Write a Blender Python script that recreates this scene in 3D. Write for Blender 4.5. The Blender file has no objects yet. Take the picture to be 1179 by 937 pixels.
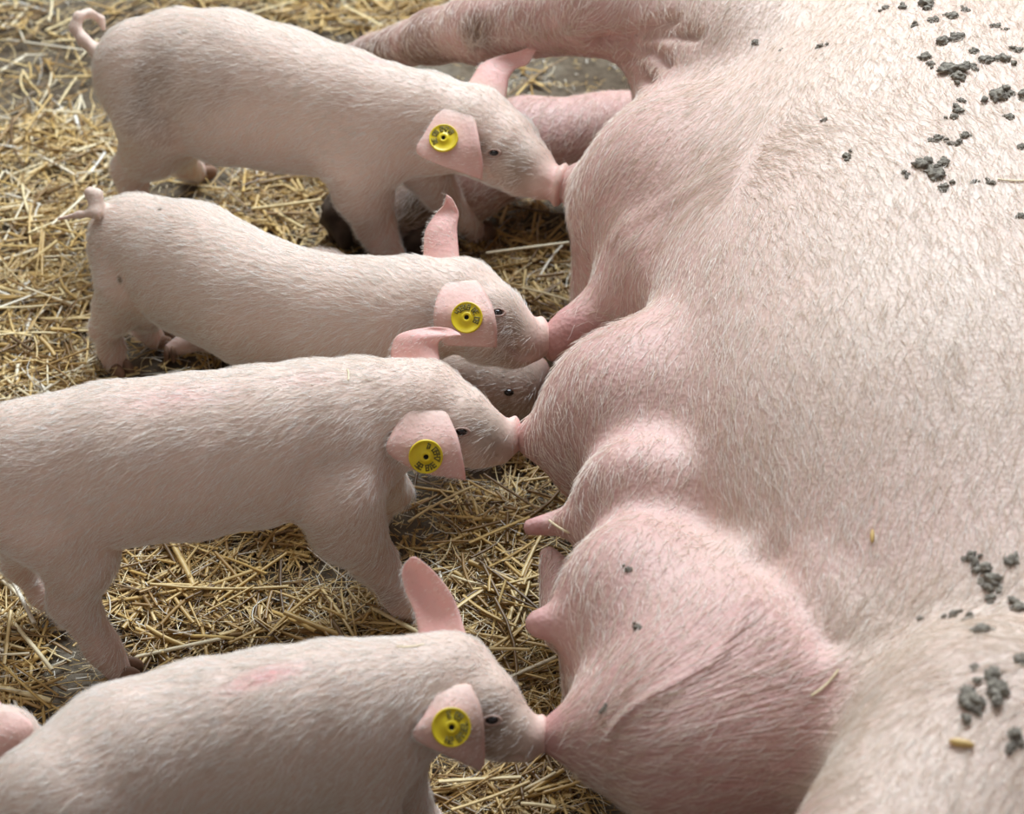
import bpy, math, random
import numpy as np
from mathutils import Vector, Matrix
from mathutils.bvhtree import BVHTree
from mathutils import noise as mnoise
sc = bpy.context.scene
COL = sc.collection
rng = np.random.default_rng(7); random.seed(7)

# ------------------------------------------------------------------ camera
W, H, F = 1179, 937, 2600.0
PITCH = math.radians(40); TGT = np.array([0, 0, .10]); DIST = 2.2
fwd = np.array([0, math.cos(PITCH), -math.sin(PITCH)])
upv = np.array([0, math.sin(PITCH), math.cos(PITCH)])
rgt = np.array([1., 0, 0])
CAM = TGT - DIST * fwd
cd = bpy.data.cameras.new('camera'); cam = bpy.data.objects.new('camera', cd); COL.objects.link(cam)
cam.location = CAM; cam.rotation_euler = (math.pi/2 - PITCH, 0, 0)
cd.sensor_width = 36; cd.lens = F / W * 36; cd.clip_end = 50
cd.dof.use_dof = True; cd.dof.focus_distance = 2.08; cd.dof.aperture_fstop = 6.3
sc.camera = cam

# ------------------------------------------------------------------ light
wd = bpy.data.worlds.new('world'); sc.world = wd; wd.use_nodes = True
nt = wd.node_tree; bg = nt.nodes['Background']
tc = nt.nodes.new('ShaderNodeTexCoord'); sx = nt.nodes.new('ShaderNodeSeparateXYZ'); rp = nt.nodes.new('ShaderNodeValToRGB')
nt.links.new(tc.outputs['Generated'], sx.inputs[0]); nt.links.new(sx.outputs['Z'], rp.inputs[0]); nt.links.new(rp.outputs[0], bg.inputs[0])
rp.color_ramp.elements[0].position = 0.0; rp.color_ramp.elements[0].color = (.42, .33, .25, 1)
rp.color_ramp.elements[1].position = 0.8; rp.color_ramp.elements[1].color = (.55, .56, .60, 1)
bg.inputs[1].default_value = 0.42
def area(name, loc, tgt, size, size_y, energy, color):
    l = bpy.data.lights.new(name, 'AREA'); l.shape = 'RECTANGLE'; l.size = size; l.size_y = size_y
    l.energy = energy; l.color = color
    o = bpy.data.objects.new(name, l); COL.objects.link(o); o.location = loc
    d = Vector(tgt) - Vector(loc); o.rotation_euler = d.to_track_quat('-Z', 'Y').to_euler()
    return o
area('barn_opening_light', (0.6, 2.6, 3.4), (0.1, 0, 0.1), 2.6, 1.4, 300, (.80, .905, 1.0))
area('warm_fill_light', (-1.6, 0.4, 3.6), (0, 0, 0), 2.0, 2.0, 22, (1.0, .95, .88))  # dim warm fill added to lift the scene, no actual fitting overhead
sc.view_settings.view_transform = 'Standard'; sc.view_settings.look = 'None'
sc.view_settings.exposure = 0.17; sc.view_settings.gamma = 1; sc.view_settings.use_curve_mapping = False
sc.cycles.use_denoising = True; sc.cycles.use_adaptive_sampling = False
sc.cycles.max_bounces = 6; sc.cycles.transparent_max_bounces = 6

# ------------------------------------------------------------------ pixel -> place
def ray(px, py):
    d = fwd * F + rgt * (px - W/2) - upv * (py - H/2)
    return d / np.linalg.norm(d)
def P(px, py, z):
    d = ray(px, py); return CAM + d * ((z - CAM[2]) / d[2])
def depth(p): return float(np.dot(np.asarray(p) - CAM, fwd))
def S(p): return F / depth(p)                     # pixels per metre at p
def Q(px, py, ref, d):                            # through a pixel, d metres nearer than ref
    r = ray(px, py); t = (depth(ref) - d) / np.dot(r, fwd); return CAM + r * t
def PR(px, py, z, rpx):
    p = P(px, py, z); return p, rpx / S(p)

# ------------------------------------------------------------------ implicit surfaces
def smin(a, b, k):
    if k <= 0: return np.minimum(a, b)
    h = np.maximum(k - np.abs(a - b), 0) / k
    return np.minimum(a, b) - h*h*k*.25
class Field:
    def __init__(s, lo, hi, h):
        s.h = h; s.lo = np.array(lo, float)
        n = np.ceil((np.array(hi) - s.lo) / h).astype(int) + 1
        s.ax = [(s.lo[i] + h*np.arange(n[i])).astype(np.float32) for i in range(3)]
        s.F = np.full(n, .5, np.float32)
    def sub(s, lo, hi):
        sl = []
        for i in range(3):
            a = int(np.searchsorted(s.ax[i], lo[i])); b = int(np.searchsorted(s.ax[i], hi[i]))
            sl.append(slice(max(0, a), min(len(s.ax[i]), b)))
        if any(q.stop <= q.start for q in sl): return None
        return tuple(sl), s.ax[0][sl[0]][:, None, None], s.ax[1][sl[1]][None, :, None], s.ax[2][sl[2]][None, None, :]
    def put(s, sl, d, k, cut=False):
        f = s.F[sl]
        s.F[sl] = -smin(-f, d, k) if cut else smin(f, d, k)
    def cone(s, a, b, ra, rb, k=.01, cut=False, m=None, lat=None, sq=1.):
        a = np.asarray(a, float); b = np.asarray(b, float)
        m = max(ra, rb) + k + .012 if m is None else m
        r = s.sub(np.minimum(a, b) - m, np.maximum(a, b) + m)
        if r is None: return
        sl, X, Y, Z = r
        if lat is not None:      # squeeze across the body: taller than wide
            q = 1/sq - 1; c0 = a.copy(); w = ((X-c0[0])*lat[0] + (Y-c0[1])*lat[1] + (Z-c0[2])*lat[2])*q
            X, Y, Z = X + w*lat[0], Y + w*lat[1], Z + w*lat[2]; b = b + lat*((b-a) @ lat)*q
        ab = b - a; L2 = max(float(ab @ ab), 1e-10)
        t = np.clip(((X-a[0])*ab[0] + (Y-a[1])*ab[1] + (Z-a[2])*ab[2]) / L2, 0, 1)
        d = np.sqrt((X-a[0]-ab[0]*t)**2 + (Y-a[1]-ab[1]*t)**2 + (Z-a[2]-ab[2]*t)**2) - (ra + (rb-ra)*t)
        s.put(sl, -d if False else d, k, cut)
    def ell(s, c, rad, k=.01, rot=None, cut=False, ex=2.0):
        c = np.asarray(c, float); rad = np.asarray(rad, float)
        m = rad.max() + k + .012
        r = s.sub(c - m, c + m)
        if r is None: return
        sl, X, Y, Z = r
        X = X - c[0]; Y = Y - c[1]; Z = Z - c[2]
        if rot is not None:
            R = np.array(rot)                     # rows: local axes
            X, Y, Z = (R[0,0]*X+R[0,1]*Y+R[0,2]*Z, R[1,0]*X+R[1,1]*Y+R[1,2]*Z, R[2,0]*X+R[2,1]*Y+R[2,2]*Z)
        q = np.sqrt((X/rad[0])**2 + (Y/rad[1])**2 + (Z/rad[2])**2)
        g = np.sqrt((X/rad[0]**2)**2 + (Y/rad[1]**2)**2 + (Z/rad[2]**2)**2) + 1e-6
        d = q*(q-1)/g
        s.put(sl, d, k, cut)
    def chain(s, pts, k=.01):
        for (a, ra), (b, rb) in zip(pts[:-1], pts[1:]): s.cone(a, b, ra, rb, k)
    def sheet(s, pts, rad, k):
        pts = np.asarray(pts, np.float32); m = rad.max() + k + .004
        r = s.sub(pts.min(0) - m, pts.max(0) + m)
        if r is None: return
        sl, X, Y, Z = r
        shp = np.broadcast_shapes(X.shape, Y.shape, Z.shape)
        V = np.stack([np.broadcast_to(a, shp).ravel() for a in (X, Y, Z)], 1)
        out = np.empty(len(V), np.float32)
        for i in range(0, len(V), 4000):
            v = V[i:i+4000]
            d = np.sqrt(((v[:, None, :] - pts[None])**2).sum(2)) - rad[None]
            out[i:i+4000] = d.min(1)
        s.put(sl, out.reshape(shp), k)
    def mesh(s, smooth=2):
        f = s.F; f[0] = f[-1] = .1; f[:, 0] = f[:, -1] = .1; f[:, :, 0] = f[:, :, -1] = .1
        ins = f < 0
        nx, ny, nz = f.shape
        cnt = np.zeros((nx-1, ny-1, nz-1), np.int8)
        cor = [(i, j, k) for i in (0, 1) for j in (0, 1) for k in (0, 1)]
        for i, j, k in cor: cnt += ins[i:nx-1+i, j:ny-1+j, k:nz-1+k]
        act = np.argwhere((cnt > 0) & (cnt < 8))
        idx = np.full(cnt.shape, -1, np.int64); idx[tuple(act.T)] = np.arange(len(act))
        acc = np.zeros((len(act), 3)); n = np.zeros(len(act))
        val = {c: f[act[:,0]+c[0], act[:,1]+c[1], act[:,2]+c[2]].astype(float) for c in cor}
        for a in cor:
            for ax in range(3):
                if a[ax] == 0:
                    b = list(a); b[ax] = 1; b = tuple(b)
                    va, vb = val[a], val[b]; x = (va < 0) != (vb < 0)
                    t = np.where(x, va/np.where(x, va-vb, 1), 0)
                    p = np.tile(np.array(a, float), (len(act), 1)); p[:, ax] += t
                    acc[x] += p[x]; n[x] += 1
        V = (act + acc/n[:, None]) * s.h + s.lo
        quads = []
        for ax in range(3):
            u, v = [(1, 2), (2, 0), (0, 1)][ax]
            A = [slice(None)]*3; B = [slice(None)]*3
            A[ax] = slice(0, -1); B[ax] = slice(1, None)
            a, b = ins[tuple(A)], ins[tuple(B)]
            e = np.argwhere(a != b)
            e = e[(e[:, u] > 0) & (e[:, v] > 0) & (e[:, u] < f.shape[u]-1) & (e[:, v] < f.shape[v]-1)]
            sign = a[tuple(e.T)]
            def cell(du, dv):
                c = e.copy(); c[:, u] -= du; c[:, v] -= dv; return idx[tuple(c.T)]
            q = np.stack([cell(1, 1), cell(0, 1), cell(0, 0), cell(1, 0)], 1)
            q = np.where(sign[:, None], q, q[:, ::-1]); quads.append(q)
        Qd = np.concatenate(quads)
        # keep the largest connected piece(s): drop nothing, smooth
        for _ in range(smooth):
            S_ = np.zeros_like(V); c = np.zeros(len(V))
            for i in range(4):
                a, b = Qd[:, i], Qd[:, (i+1) % 4]
                for x in range(3): S_[:, x] += np.bincount(a, V[b, x], len(V))
                c += np.bincount(a, minlength=len(V))
                for x in range(3): S_[:, x] += np.bincount(b, V[a, x], len(V))
                c += np.bincount(b, minlength=len(V))
            V = V*.45 + .55*S_/np.maximum(c, 1)[:, None]
        return V, Qd
def make_mesh(name, V, Qd, mats, attrs=None, fmat=None):
    me = bpy.data.meshes.new(name)
    me.vertices.add(len(V)); me.vertices.foreach_set('co', np.asarray(V, np.float32).ravel())
    me.loops.add(len(Qd)*4); me.loops.foreach_set('vertex_index', Qd.ravel().astype(np.int32))
    me.polygons.add(len(Qd)); me.polygons.foreach_set('loop_start', np.arange(0, len(Qd)*4, 4, dtype=np.int32))
    me.polygons.foreach_set('use_smooth', np.ones(len(Qd), bool))
    if fmat is not None: me.polygons.foreach_set('material_index', fmat.astype(np.int32))
    for m in (mats if isinstance(mats, (list, tuple)) else [mats]): me.materials.append(m)
    for k, v in (attrs or {}).items():
        at = me.attributes.new(k, 'FLOAT', 'POINT'); at.data.foreach_set('value', np.asarray(v, np.float32))
    me.update(calc_edges=True); me.validate()
    return me
def link(name, me, parent=None, **props):
    o = bpy.data.objects.new(name, me); COL.objects.link(o)
    if parent is not None: o.parent = parent
    for k, v in props.items(): o[k] = v
    return o
def empty(name, loc, label=None, category=None, group=None):
    o = bpy.data.objects.new(name, None); COL.objects.link(o); o.location = loc; o.empty_display_size = .05
    if label: o['label'] = label
    if category: o['category'] = category
    if group: o['group'] = group
    return o
def adopt(child, parent):
    child.parent = parent; child.matrix_parent_inverse = Matrix.Translation(-Vector(parent.location))

# ------------------------------------------------------------------ materials
def mat(name):
    m = bpy.data.materials.new(name); m.use_nodes = True
    n = m.node_tree.nodes; return m, n, m.node_tree.links, n['Principled BSDF']
def node(n, t, **kw):
    x = n.new(t)
    for k, v in kw.items():
        if k.startswith('i_'): x.inputs[int(k[2:]) if k[2:].isdigit() else k[2:].replace('_', ' ')].default_value = v
        else: setattr(x, k, v)
    return x
def mixc(n, l, fac, a, b, mode='MIX'):
    x = n.new('ShaderNodeMix'); x.data_type = 'RGBA'; x.blend_type = mode
    for s_, v in ((0, fac), (6, a), (7, b)):
        if hasattr(v, 'is_linked'): l.new(v, x.inputs[s_])
        else: x.inputs[s_].default_value = v if s_ == 0 else (*v, 1)
    return x.outputs[2]
def ramp(n, l, src, stops):
    r = n.new('ShaderNodeValToRGB'); l.new(src, r.inputs[0]); e = r.color_ramp.elements
    while len(e) < len(stops): e.new(.5)
    for q, (p, c) in zip(e, stops): q.position = p; q.color = (*c, 1) if len(c) == 3 else c
    return r.outputs[0]
def math_(n, l, op, a, b=None, c=None):
    x = n.new('ShaderNodeMath'); x.operation = op
    for i, v in enumerate((a, b, c)):
        if v is None: continue
        if hasattr(v, 'is_linked'): l.new(v, x.inputs[i])
        else: x.inputs[i].default_value = v
    return x.outputs[0]

def skin_material(name, base, pink, dirt_shade, wr=0.0, teat=None, sss=.12, bump=.3):
    m, n, l, b = mat(name)
    co = n.new('ShaderNodeTexCoord').outputs['Object']
    ap = node(n, 'ShaderNodeAttribute', attribute_name='pink').outputs['Fac']
    ad = node(n, 'ShaderNodeAttribute', attribute_name='dirt_shade').outputs['Fac']
    n1 = node(n, 'ShaderNodeTexNoise', i_Scale=16., i_Detail=5.); l.new(co, n1.inputs[0])
    n2 = node(n, 'ShaderNodeTexNoise', i_Scale=120., i_Detail=4.); l.new(co, n2.inputs[0])
    blotch = ramp(n, l, n1.outputs[0], [(.4, (0, 0, 0)), (.7, (1, 1, 1))])
    c = mixc(n, l, math_(n, l, 'MULTIPLY', blotch, .22), base, tuple(x*y for x, y in zip(base, (.97, .80, .76))))
    pn = math_(n, l, 'MULTIPLY', ap, math_(n, l, 'MULTIPLY_ADD', n2.outputs[0], .7, .62))
    pc = node(n, 'ShaderNodeClamp'); l.new(pn, pc.inputs[0])
    c = mixc(n, l, pc.outputs[0], c, pink)
    arr = node(n, 'ShaderNodeAttribute', attribute_name='red').outputs['Fac']
    rc = node(n, 'ShaderNodeClamp'); l.new(math_(n, l, 'MULTIPLY', arr, math_(n, l, 'MULTIPLY_ADD', n2.outputs[0], 1.6, .1)), rc.inputs[0])
    c = mixc(n, l, rc.outputs[0], c, (.82, .20, .24))
    dn = math_(n, l, 'ADD', ad, math_(n, l, 'MULTIPLY_ADD', n1.outputs[0], 1.4, -.78))
    dc = node(n, 'ShaderNodeClamp'); l.new(math_(n, l, 'MULTIPLY', dn, math_(n, l, 'GREATER_THAN', ad, .01)), dc.inputs[0])
    c = mixc(n, l, dc.outputs[0], c, dirt_shade)
    # fine pores
    vo = node(n, 'ShaderNodeTexVoronoi', i_Scale=230.); l.new(co, vo.inputs[0])
    pore = ramp(n, l, vo.outputs['Distance'], [(.0, (.55, .42, .36)), (.16, (1, 1, 1))])
    c = mixc(n, l, .55, c, pore, 'MULTIPLY')
    l.new(c, b.inputs['Base Color'])
    b.inputs['Roughness'].default_value = .55
    b.inputs['Specular IOR Level'].default_value = .3
    b.inputs['Subsurface Weight'].default_value = sss
    b.inputs['Subsurface Radius'].default_value = (1, .35, .2); b.inputs['Subsurface Scale'].default_value = .006
    h = math_(n, l, 'ADD', math_(n, l, 'MULTIPLY', n2.outputs[0], .5), math_(n, l, 'MULTIPLY', vo.outputs['Distance'], .5))
    if wr > 0:
        aw = node(n, 'ShaderNodeAttribute', attribute_name='wrinkle').outputs['Fac']
        aa = node(n, 'ShaderNodeAttribute', attribute_name='fan').outputs['Fac']
        ar = node(n, 'ShaderNodeAttribute', attribute_name='fanr').outputs['Fac']
        cx = node(n, 'ShaderNodeCombineXYZ'); l.new(aa, cx.inputs[0]); l.new(ar, cx.inputs[1])
        nw = node(n, 'ShaderNodeTexNoise', i_Scale=1., i_Detail=2.5, i_Roughness=.6, i_Distortion=.35); l.new(cx.outputs[0], nw.inputs[0])
        rid = math_(n, l, 'ABSOLUTE', math_(n, l, 'SUBTRACT', nw.outputs[0], .5))
        h = math_(n, l, 'SUBTRACT', h, math_(n, l, 'MULTIPLY', math_(n, l, 'MULTIPLY', rid, -wr), aw))
    bp = node(n, 'ShaderNodeBump', i_Strength=bump, i_Distance=.0015); l.new(h, bp.inputs['Height']); l.new(bp.outputs[0], b.inputs['Normal'])
    return m
def hair_material(name, ca, cb, rough=.45):
    m, n, l, b = mat(name)
    hi = n.new('ShaderNodeHairInfo')
    c = mixc(n, l, hi.outputs['Random'], ca, cb)
    l.new(c, b.inputs['Base Color']); b.inputs['Roughness'].default_value = rough
    b.inputs['Specular IOR Level'].default_value = .4
    return m
M = {}
M['pig'] = skin_material('piglet_skin', (.70, .54, .445), (.78, .41, .37), (.20, .145, .10), bump=.35)
M['sow'] = skin_material('sow_skin', (.71, .57, .475), (.55, .295, .265), (.14, .09, .055), wr=7., bump=.7)
M['pighair'] = hair_material('piglet_hair', (.99, .98, .96), (.80, .70, .58))
M['sowhair'] = hair_material('sow_hair', (.88, .82, .75), (.60, .44, .30))
def plain(name, c, rough=.5, spec=.4, c2=None, scale=80., bump=0.):
    m, n, l, b = mat(name)
    if c2:
        co = n.new('ShaderNodeTexCoord').outputs['Object']
        t = node(n, 'ShaderNodeTexNoise', i_Scale=scale, i_Detail=5.); l.new(co, t.inputs[0])
        l.new(mixc(n, l, ramp(n, l, t.outputs[0], [(.35, (0, 0, 0)), (.65, (1, 1, 1))]), c, c2), b.inputs['Base Color'])
        if bump:
            bp = node(n, 'ShaderNodeBump', i_Strength=bump, i_Distance=.002); l.new(t.outputs[0], bp.inputs['Height']); l.new(bp.outputs[0], b.inputs['Normal'])
    else: b.inputs['Base Color'].default_value = (*c, 1)
    b.inputs['Roughness'].default_value = rough; b.inputs['Specular IOR Level'].default_value = spec
    return m
M['eye'] = plain('eye_dark', (.012, .008, .007), .12, .6)
M['lid'] = plain('eyelid_skin', (.48, .33, .27), .5, .3, (.36, .23, .18), 200.)
M['hoof'] = plain('piglet_hoof', (.30, .17, .11), .6, .3, (.13, .08, .05), 60.)
M['sowhoof'] = plain('sow_hoof', (.13, .095, .07), .7, .3, (.055, .038, .028), 45., .8)
M['tag'] = plain('yellow_tag', (.78, .60, .012), .38, .5, (.68, .50, .01), 90.)
M['tagink'] = plain('tag_print', (.16, .13, .02), .6)
M['taghole'] = plain('tag_hole', (.012, .01, .005), .8)
M['mud'] = plain('dried_mud', (.31, .275, .22), .9, .2, (.12, .10, .08), 260., 1.)
M['grain'] = plain('grain', (.72, .50, .19), .5, .4, (.55, .35, .12), 300.)

# ------------------------------------------------------------------ floor
def floor():
    n_ = 220
    xs = np.linspace(-2.6, 2.6, n_); ys = np.linspace(-2.2, 3.2, n_)
    X, Y = np.meshgrid(xs, ys, indexing='ij'); V = np.stack([X, Y, 0*X], 2).reshape(-1, 3)
    for v in V: v[2] = .004*mnoise.noise(Vector((v[0]*7, v[1]*7, 0))) - .004
    I = np.arange(n_*n_).reshape(n_, n_)
    q = np.stack([I[:-1, :-1], I[1:, :-1], I[1:, 1:], I[:-1, 1:]], 2).reshape(-1, 4)
    m, n, l, b = mat('dirty_concrete')
    co = n.new('ShaderNodeTexCoord').outputs['Object']
    a = node(n, 'ShaderNodeTexNoise', i_Scale=5., i_Detail=8., i_Roughness=.62); l.new(co, a.inputs[0])
    f = node(n, 'ShaderNodeTexNoise', i_Scale=95., i_Detail=6., i_Roughness=.7); l.new(co, f.inputs[0])
    c = ramp(n, l, a.outputs[0], [(.34, (.075, .052, .034)), (.5, (.16, .125, .088)), (.66, (.26, .235, .195))])
    c = mixc(n, l, .6, c, ramp(n, l, f.outputs[0], [(.35, (.45, .42, .38)), (.62, (1.12, 1.1, 1.05))]), 'MULTIPLY')
    l.new(c, b.inputs['Base Color']); b.inputs['Roughness'].default_value = .9; b.inputs['Specular IOR Level'].default_value = .15
    bp = node(n, 'ShaderNodeBump', i_Strength=.7, i_Distance=.004); l.new(f.outputs[0], bp.inputs['Height']); l.new(bp.outputs[0], b.inputs['Normal'])
    link('floor', make_mesh('floor', V, q, m), kind='structure')
floor()

# ------------------------------------------------------------------ hair
def tri_sample(V, Qd, N, w=None):
    A = V[Qd[:, 1]] - V[Qd[:, 0]]; B = V[Qd[:, 3]] - V[Qd[:, 0]]
    nr = np.cross(A, B); ar = np.linalg.norm(nr, axis=1); nr /= ar[:, None] + 1e-12
    p = ar * (w if w is not None else 1); p = p / p.sum()
    f = rng.choice(len(Qd), N, p=p)
    u, v = rng.random((2, N, 1))
    q = Qd[f]
    pos = (1-u)*(1-v)*V[q[:, 0]] + u*(1-v)*V[q[:, 1]] + u*v*V[q[:, 2]] + (1-u)*v*V[q[:, 3]]
    return pos, nr[f], f
def hair(name, parent, pos, nrm, dirs, length, lift, rad, material, curl=.12, **props):
    N = len(pos)
    d = dirs - (dirs*nrm).sum(1)[:, None]*nrm
    d /= np.linalg.norm(d, axis=1)[:, None] + 1e-9
    side = np.cross(nrm, d)
    ang = rng.normal(0, curl*2.2, (N, 1))
    d = d*np.cos(ang) + side*np.sin(ang)
    L = (length * rng.uniform(.6, 1.25, N))[:, None] if np.isscalar(length) else (length*rng.uniform(.6, 1.25, N))[:, None]
    lf = lift*rng.uniform(.6, 1.5, (N, 1))
    pts = []
    for t in (0, .34, .68, 1.):
        bend = rng.normal(0, curl*.25, (N, 1)) * t
        pts.append(pos - nrm*.0006 + d*L*t + side*L*bend*t + nrm*L*lf*(t - .45*t*t))
    pts = np.stack(pts, 1)
    hc = bpy.data.hair_curves.new(name); hc.add_curves([4]*N)
    hc.attributes['position'].data.foreach_set('vector', pts.astype(np.float32).ravel())
    r = np.tile(np.array([1, .85, .6, .2])*rad, N).astype(np.float32)
    hc.points.foreach_set('radius', r)
    hc.materials.append(material)
    o = link(name, hc, **props); adopt(o, parent)
    return o

# ------------------------------------------------------------------ piglets
def spline_rows(rows, n):
    R = np.array(rows, float); k = len(R); out = []
    for t in np.linspace(0, k-1, n):
        i = min(int(t), k-2); u = t - i
        p0 = R[max(i-1, 0)]; p1 = R[i]; p2 = R[i+1]; p3 = R[min(i+2, k-1)]
        out.append(.5*((2*p1) + (p2-p0)*u + (2*p0-5*p1+4*p2-p3)*u*u + (3*p1-p0-3*p2+p3)*u**3))
    return np.array(out)
def ear_mesh(rows, ref, tree, auto, thick=.0030):
    """rows: (Lx,Ly,Ld, Rx,Ry,Rd, bulge): root to tip, pixels and metres nearer than the head centre; auto ears lie over the head's skin"""
    rows = [tuple(a + (a-b)*(.5 if auto else 1.1) for a, b in zip(rows[0][:6], rows[1][:6])) + (rows[0][6],)] + list(rows) if not auto else rows
    R = spline_rows(rows, 26); NU = 17; G = np.zeros((26, NU, 3))
    for j, r in enumerate(R):
        v = j/25
        for i in range(NU):
            t = i/(NU-1); x = r[0]+(r[3]-r[0])*t; y = r[1]+(r[4]-r[1])*t
            d = r[2]+(r[5]-r[2])*t + 4*t*(1-t)*r[6]
            if auto:
                p = Q(x, y, ref, 0); loc, nr = cast(tree, x, y)
                if loc is not None:
                    d = max(d, depth(ref) - depth(loc) + (-.006 + .018*min(1, v*2.2)) + .002*r[6]/.01)
            G[j, i] = Q(x, y, ref, d)
    if auto:   # even out the lie of the flap along the line of sight
        for _ in range(14):
            dd = G @ fwd; av = dd.copy()
            av[1:-1, 1:-1] = (dd[:-2, 1:-1]+dd[2:, 1:-1]+dd[1:-1, :-2]+dd[1:-1, 2:])/4
            av[1:-1, 0] = (dd[:-2, 0]+dd[2:, 0]+dd[1:-1, 1]*2)/4; av[1:-1, -1] = (dd[:-2, -1]+dd[2:, -1]+dd[1:-1, -2]*2)/4
            av[-1, 1:-1] = (dd[-1, :-2]+dd[-1, 2:]+2*dd[-2, 1:-1])/4
            av = np.minimum(av, dd + .0008)
            G = G + (av-dd)[..., None]*((G-CAM)/((G-CAM) @ fwd)[..., None])
    # round the outline of the tip
    du = np.gradient(G, axis=1); dv = np.gradient(G, axis=0); N = np.cross(du, dv); N /= np.linalg.norm(N, axis=2)[..., None]+1e-9
    u = np.linspace(0, 1, NU)[None, :, None]; v = np.linspace(0, 1, 26)[:, None, None]
    wd = np.linalg.norm(G[:, -1]-G[:, 0], axis=1)[:, None, None]
    e = np.minimum(np.minimum(u, 1-u)*wd, (1-v)*.05)
    th = thick*.5*np.sqrt(np.clip(e/.004, .12, 1)) * (1 + 1.2*np.clip(1-v*3, 0, 1))
    A = G + N*th; B = G - N*th
    V = np.concatenate([A.reshape(-1, 3), B.reshape(-1, 3)]); I = np.arange(26*NU).reshape(26, NU); o = 26*NU
    q = [np.stack([I[:-1, :-1], I[:-1, 1:], I[1:, 1:], I[1:, :-1]], 2).reshape(-1, 4)]; q.append(q[0][:, ::-1]+o)
    def rim(ids): q.append(np.array([(a+o, b+o, b, a) for a, b in zip(ids[:-1], ids[1:])]))
    rim(list(I[0, :])); rim(list(I[:, -1])); rim(list(I[-1, ::-1])); rim(list(I[::-1, 0]))
    return V, np.concatenate(q), (np.linspace(0, 1, 26)[:, None] + 0*np.zeros((26, NU))).ravel()

TREES = {}
def cast(tree, px, py):
    loc, nr, i, d = tree.ray_cast(Vector(CAM), Vector(ray(px, py)))
    return (np.array(loc), np.array(nr)) if loc is not None else (None, None)

def tag_mesh(seed, start, text):
    """a round button tag: rimmed disc with a raised collar, a hole and print running round it"""
    V = []; Fc = []; Mi = []
    n = 40; R = .0152
    prof = [(R*.995, -.0012), (R, .0004), (R*.99, .0016), (R*.93, .0019), (R*.90, .0014), (R*.36, .0013), (R*.33, .0021), (R*.20, .0022), (R*.15, .0018), (R*.14, .0002), (0.00001, .0002)]
    for r, z in prof:
        for k in range(n):
            a = 2*math.pi*k/n; V.append((r*math.cos(a), r*math.sin(a), z))
    for i in range(len(prof)-1):
        for k in range(n):
            Fc.append((i*n+k, i*n+(k+1) % n, (i+1)*n+(k+1) % n, (i+1)*n+k)); Mi.append(2 if i >= 8 else 0)
    # print: raised characters built of strokes
    GL = {'0': [(0,0,0,1),(0,1,1,1),(1,1,1,0),(1,0,0,0)], '1': [(.5,0,.5,1),(.5,1,.2,.8)], '2': [(0,1,1,1),(1,1,1,.5),(1,.5,0,.5),(0,.5,0,0),(0,0,1,0)],
          '3': [(0,1,1,1),(1,1,1,0),(0,.5,1,.5),(0,0,1,0)], '4': [(0,1,0,.5),(0,.5,1,.5),(1,1,1,0)], '5': [(1,1,0,1),(0,1,0,.5),(0,.5,1,.5),(1,.5,1,0),(1,0,0,0)],
          '6': [(1,1,0,1),(0,1,0,0),(0,0,1,0),(1,0,1,.5),(1,.5,0,.5)], '7': [(0,1,1,1),(1,1,.4,0)], '8': [(0,0,0,1),(0,1,1,1),(1,1,1,0),(1,0,0,0),(0,.5,1,.5)],
          '9': [(0,0,1,0),(1,0,1,1),(1,1,0,1),(0,1,0,.5),(0,.5,1,.5)], 'D': [(0,0,0,1),(0,1,.8,.85),(.8,.85,.8,.15),(.8,.15,0,0)], 'E': [(0,0,0,1),(0,1,1,1),(0,.5,.8,.5),(0,0,1,0)]}
    cw, ch, lw = R*.155, R*.30, R*.035
    for i, ch_ in enumerate(text):
        a0 = math.radians(start - i*17.5)
        if ch_ == ' ': continue
        er = np.array([math.cos(a0), math.sin(a0)]); et = np.array([math.sin(a0), -math.cos(a0)])
        for (x0, y0, x1, y1) in GL[ch_]:
            p = er*(R*.50 + y0*ch) + et*((x0-.5)*cw); q = er*(R*.50 + y1*ch) + et*((x1-.5)*cw)
            d = q-p; d = d/np.linalg.norm(d); s_ = np.array([-d[1], d[0]])*lw; p = p-d*lw; q = q+d*lw
            b0 = len(V)
            for z in (.0012, .0018):
                for w in (p-s_, q-s_, q+s_, p+s_): V.append((w[0], w[1], z))
            for f_ in ((4,5,6,7), (0,1,5,4), (1,2,6,5), (2,3,7,6), (3,0,4,7)):
                Fc.append(tuple(b0+x for x in f_)); Mi.append(1)
    V = np.array(V); Fc = np.array(Fc)
    me = make_mesh('ear_tag', V, Fc, [M['tag'], M['tagink'], M['taghole']], fmat=np.array(Mi))
    return me

def lump_mesh(name, rad, material, rot=None, c=(0, 0, 0), seg=14, noise_a=0., taper=0.):
    V = []; Fc = []
    for i in range(seg+1):
        th = math.pi*i/seg
        for k in range(seg*2):
            ph = math.pi*k/seg
            v = np.array([math.sin(th)*math.cos(ph), math.sin(th)*math.sin(ph), math.cos(th)])
            if noise_a: v = v*(1 + noise_a*mnoise.noise(Vector(v*2.1) + Vector(c)*50) + noise_a*.5*mnoise.noise(Vector(v*5.) + Vector(c)*50))
            v = v*np.array(rad)
            if taper: v[:2] *= 1 + taper*v[2]/rad[2]
            V.append(v)
    m = seg*2
    for i in range(seg):
        for k in range(m): Fc.append((i*m+k, (i+1)*m+k, (i+1)*m+(k+1) % m, i*m+(k+1) % m))
    V = np.array(V)
    if rot is not None: V = V @ np.array(rot)
    return make_mesh(name, V + np.array(c), np.array(Fc), material)

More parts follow.
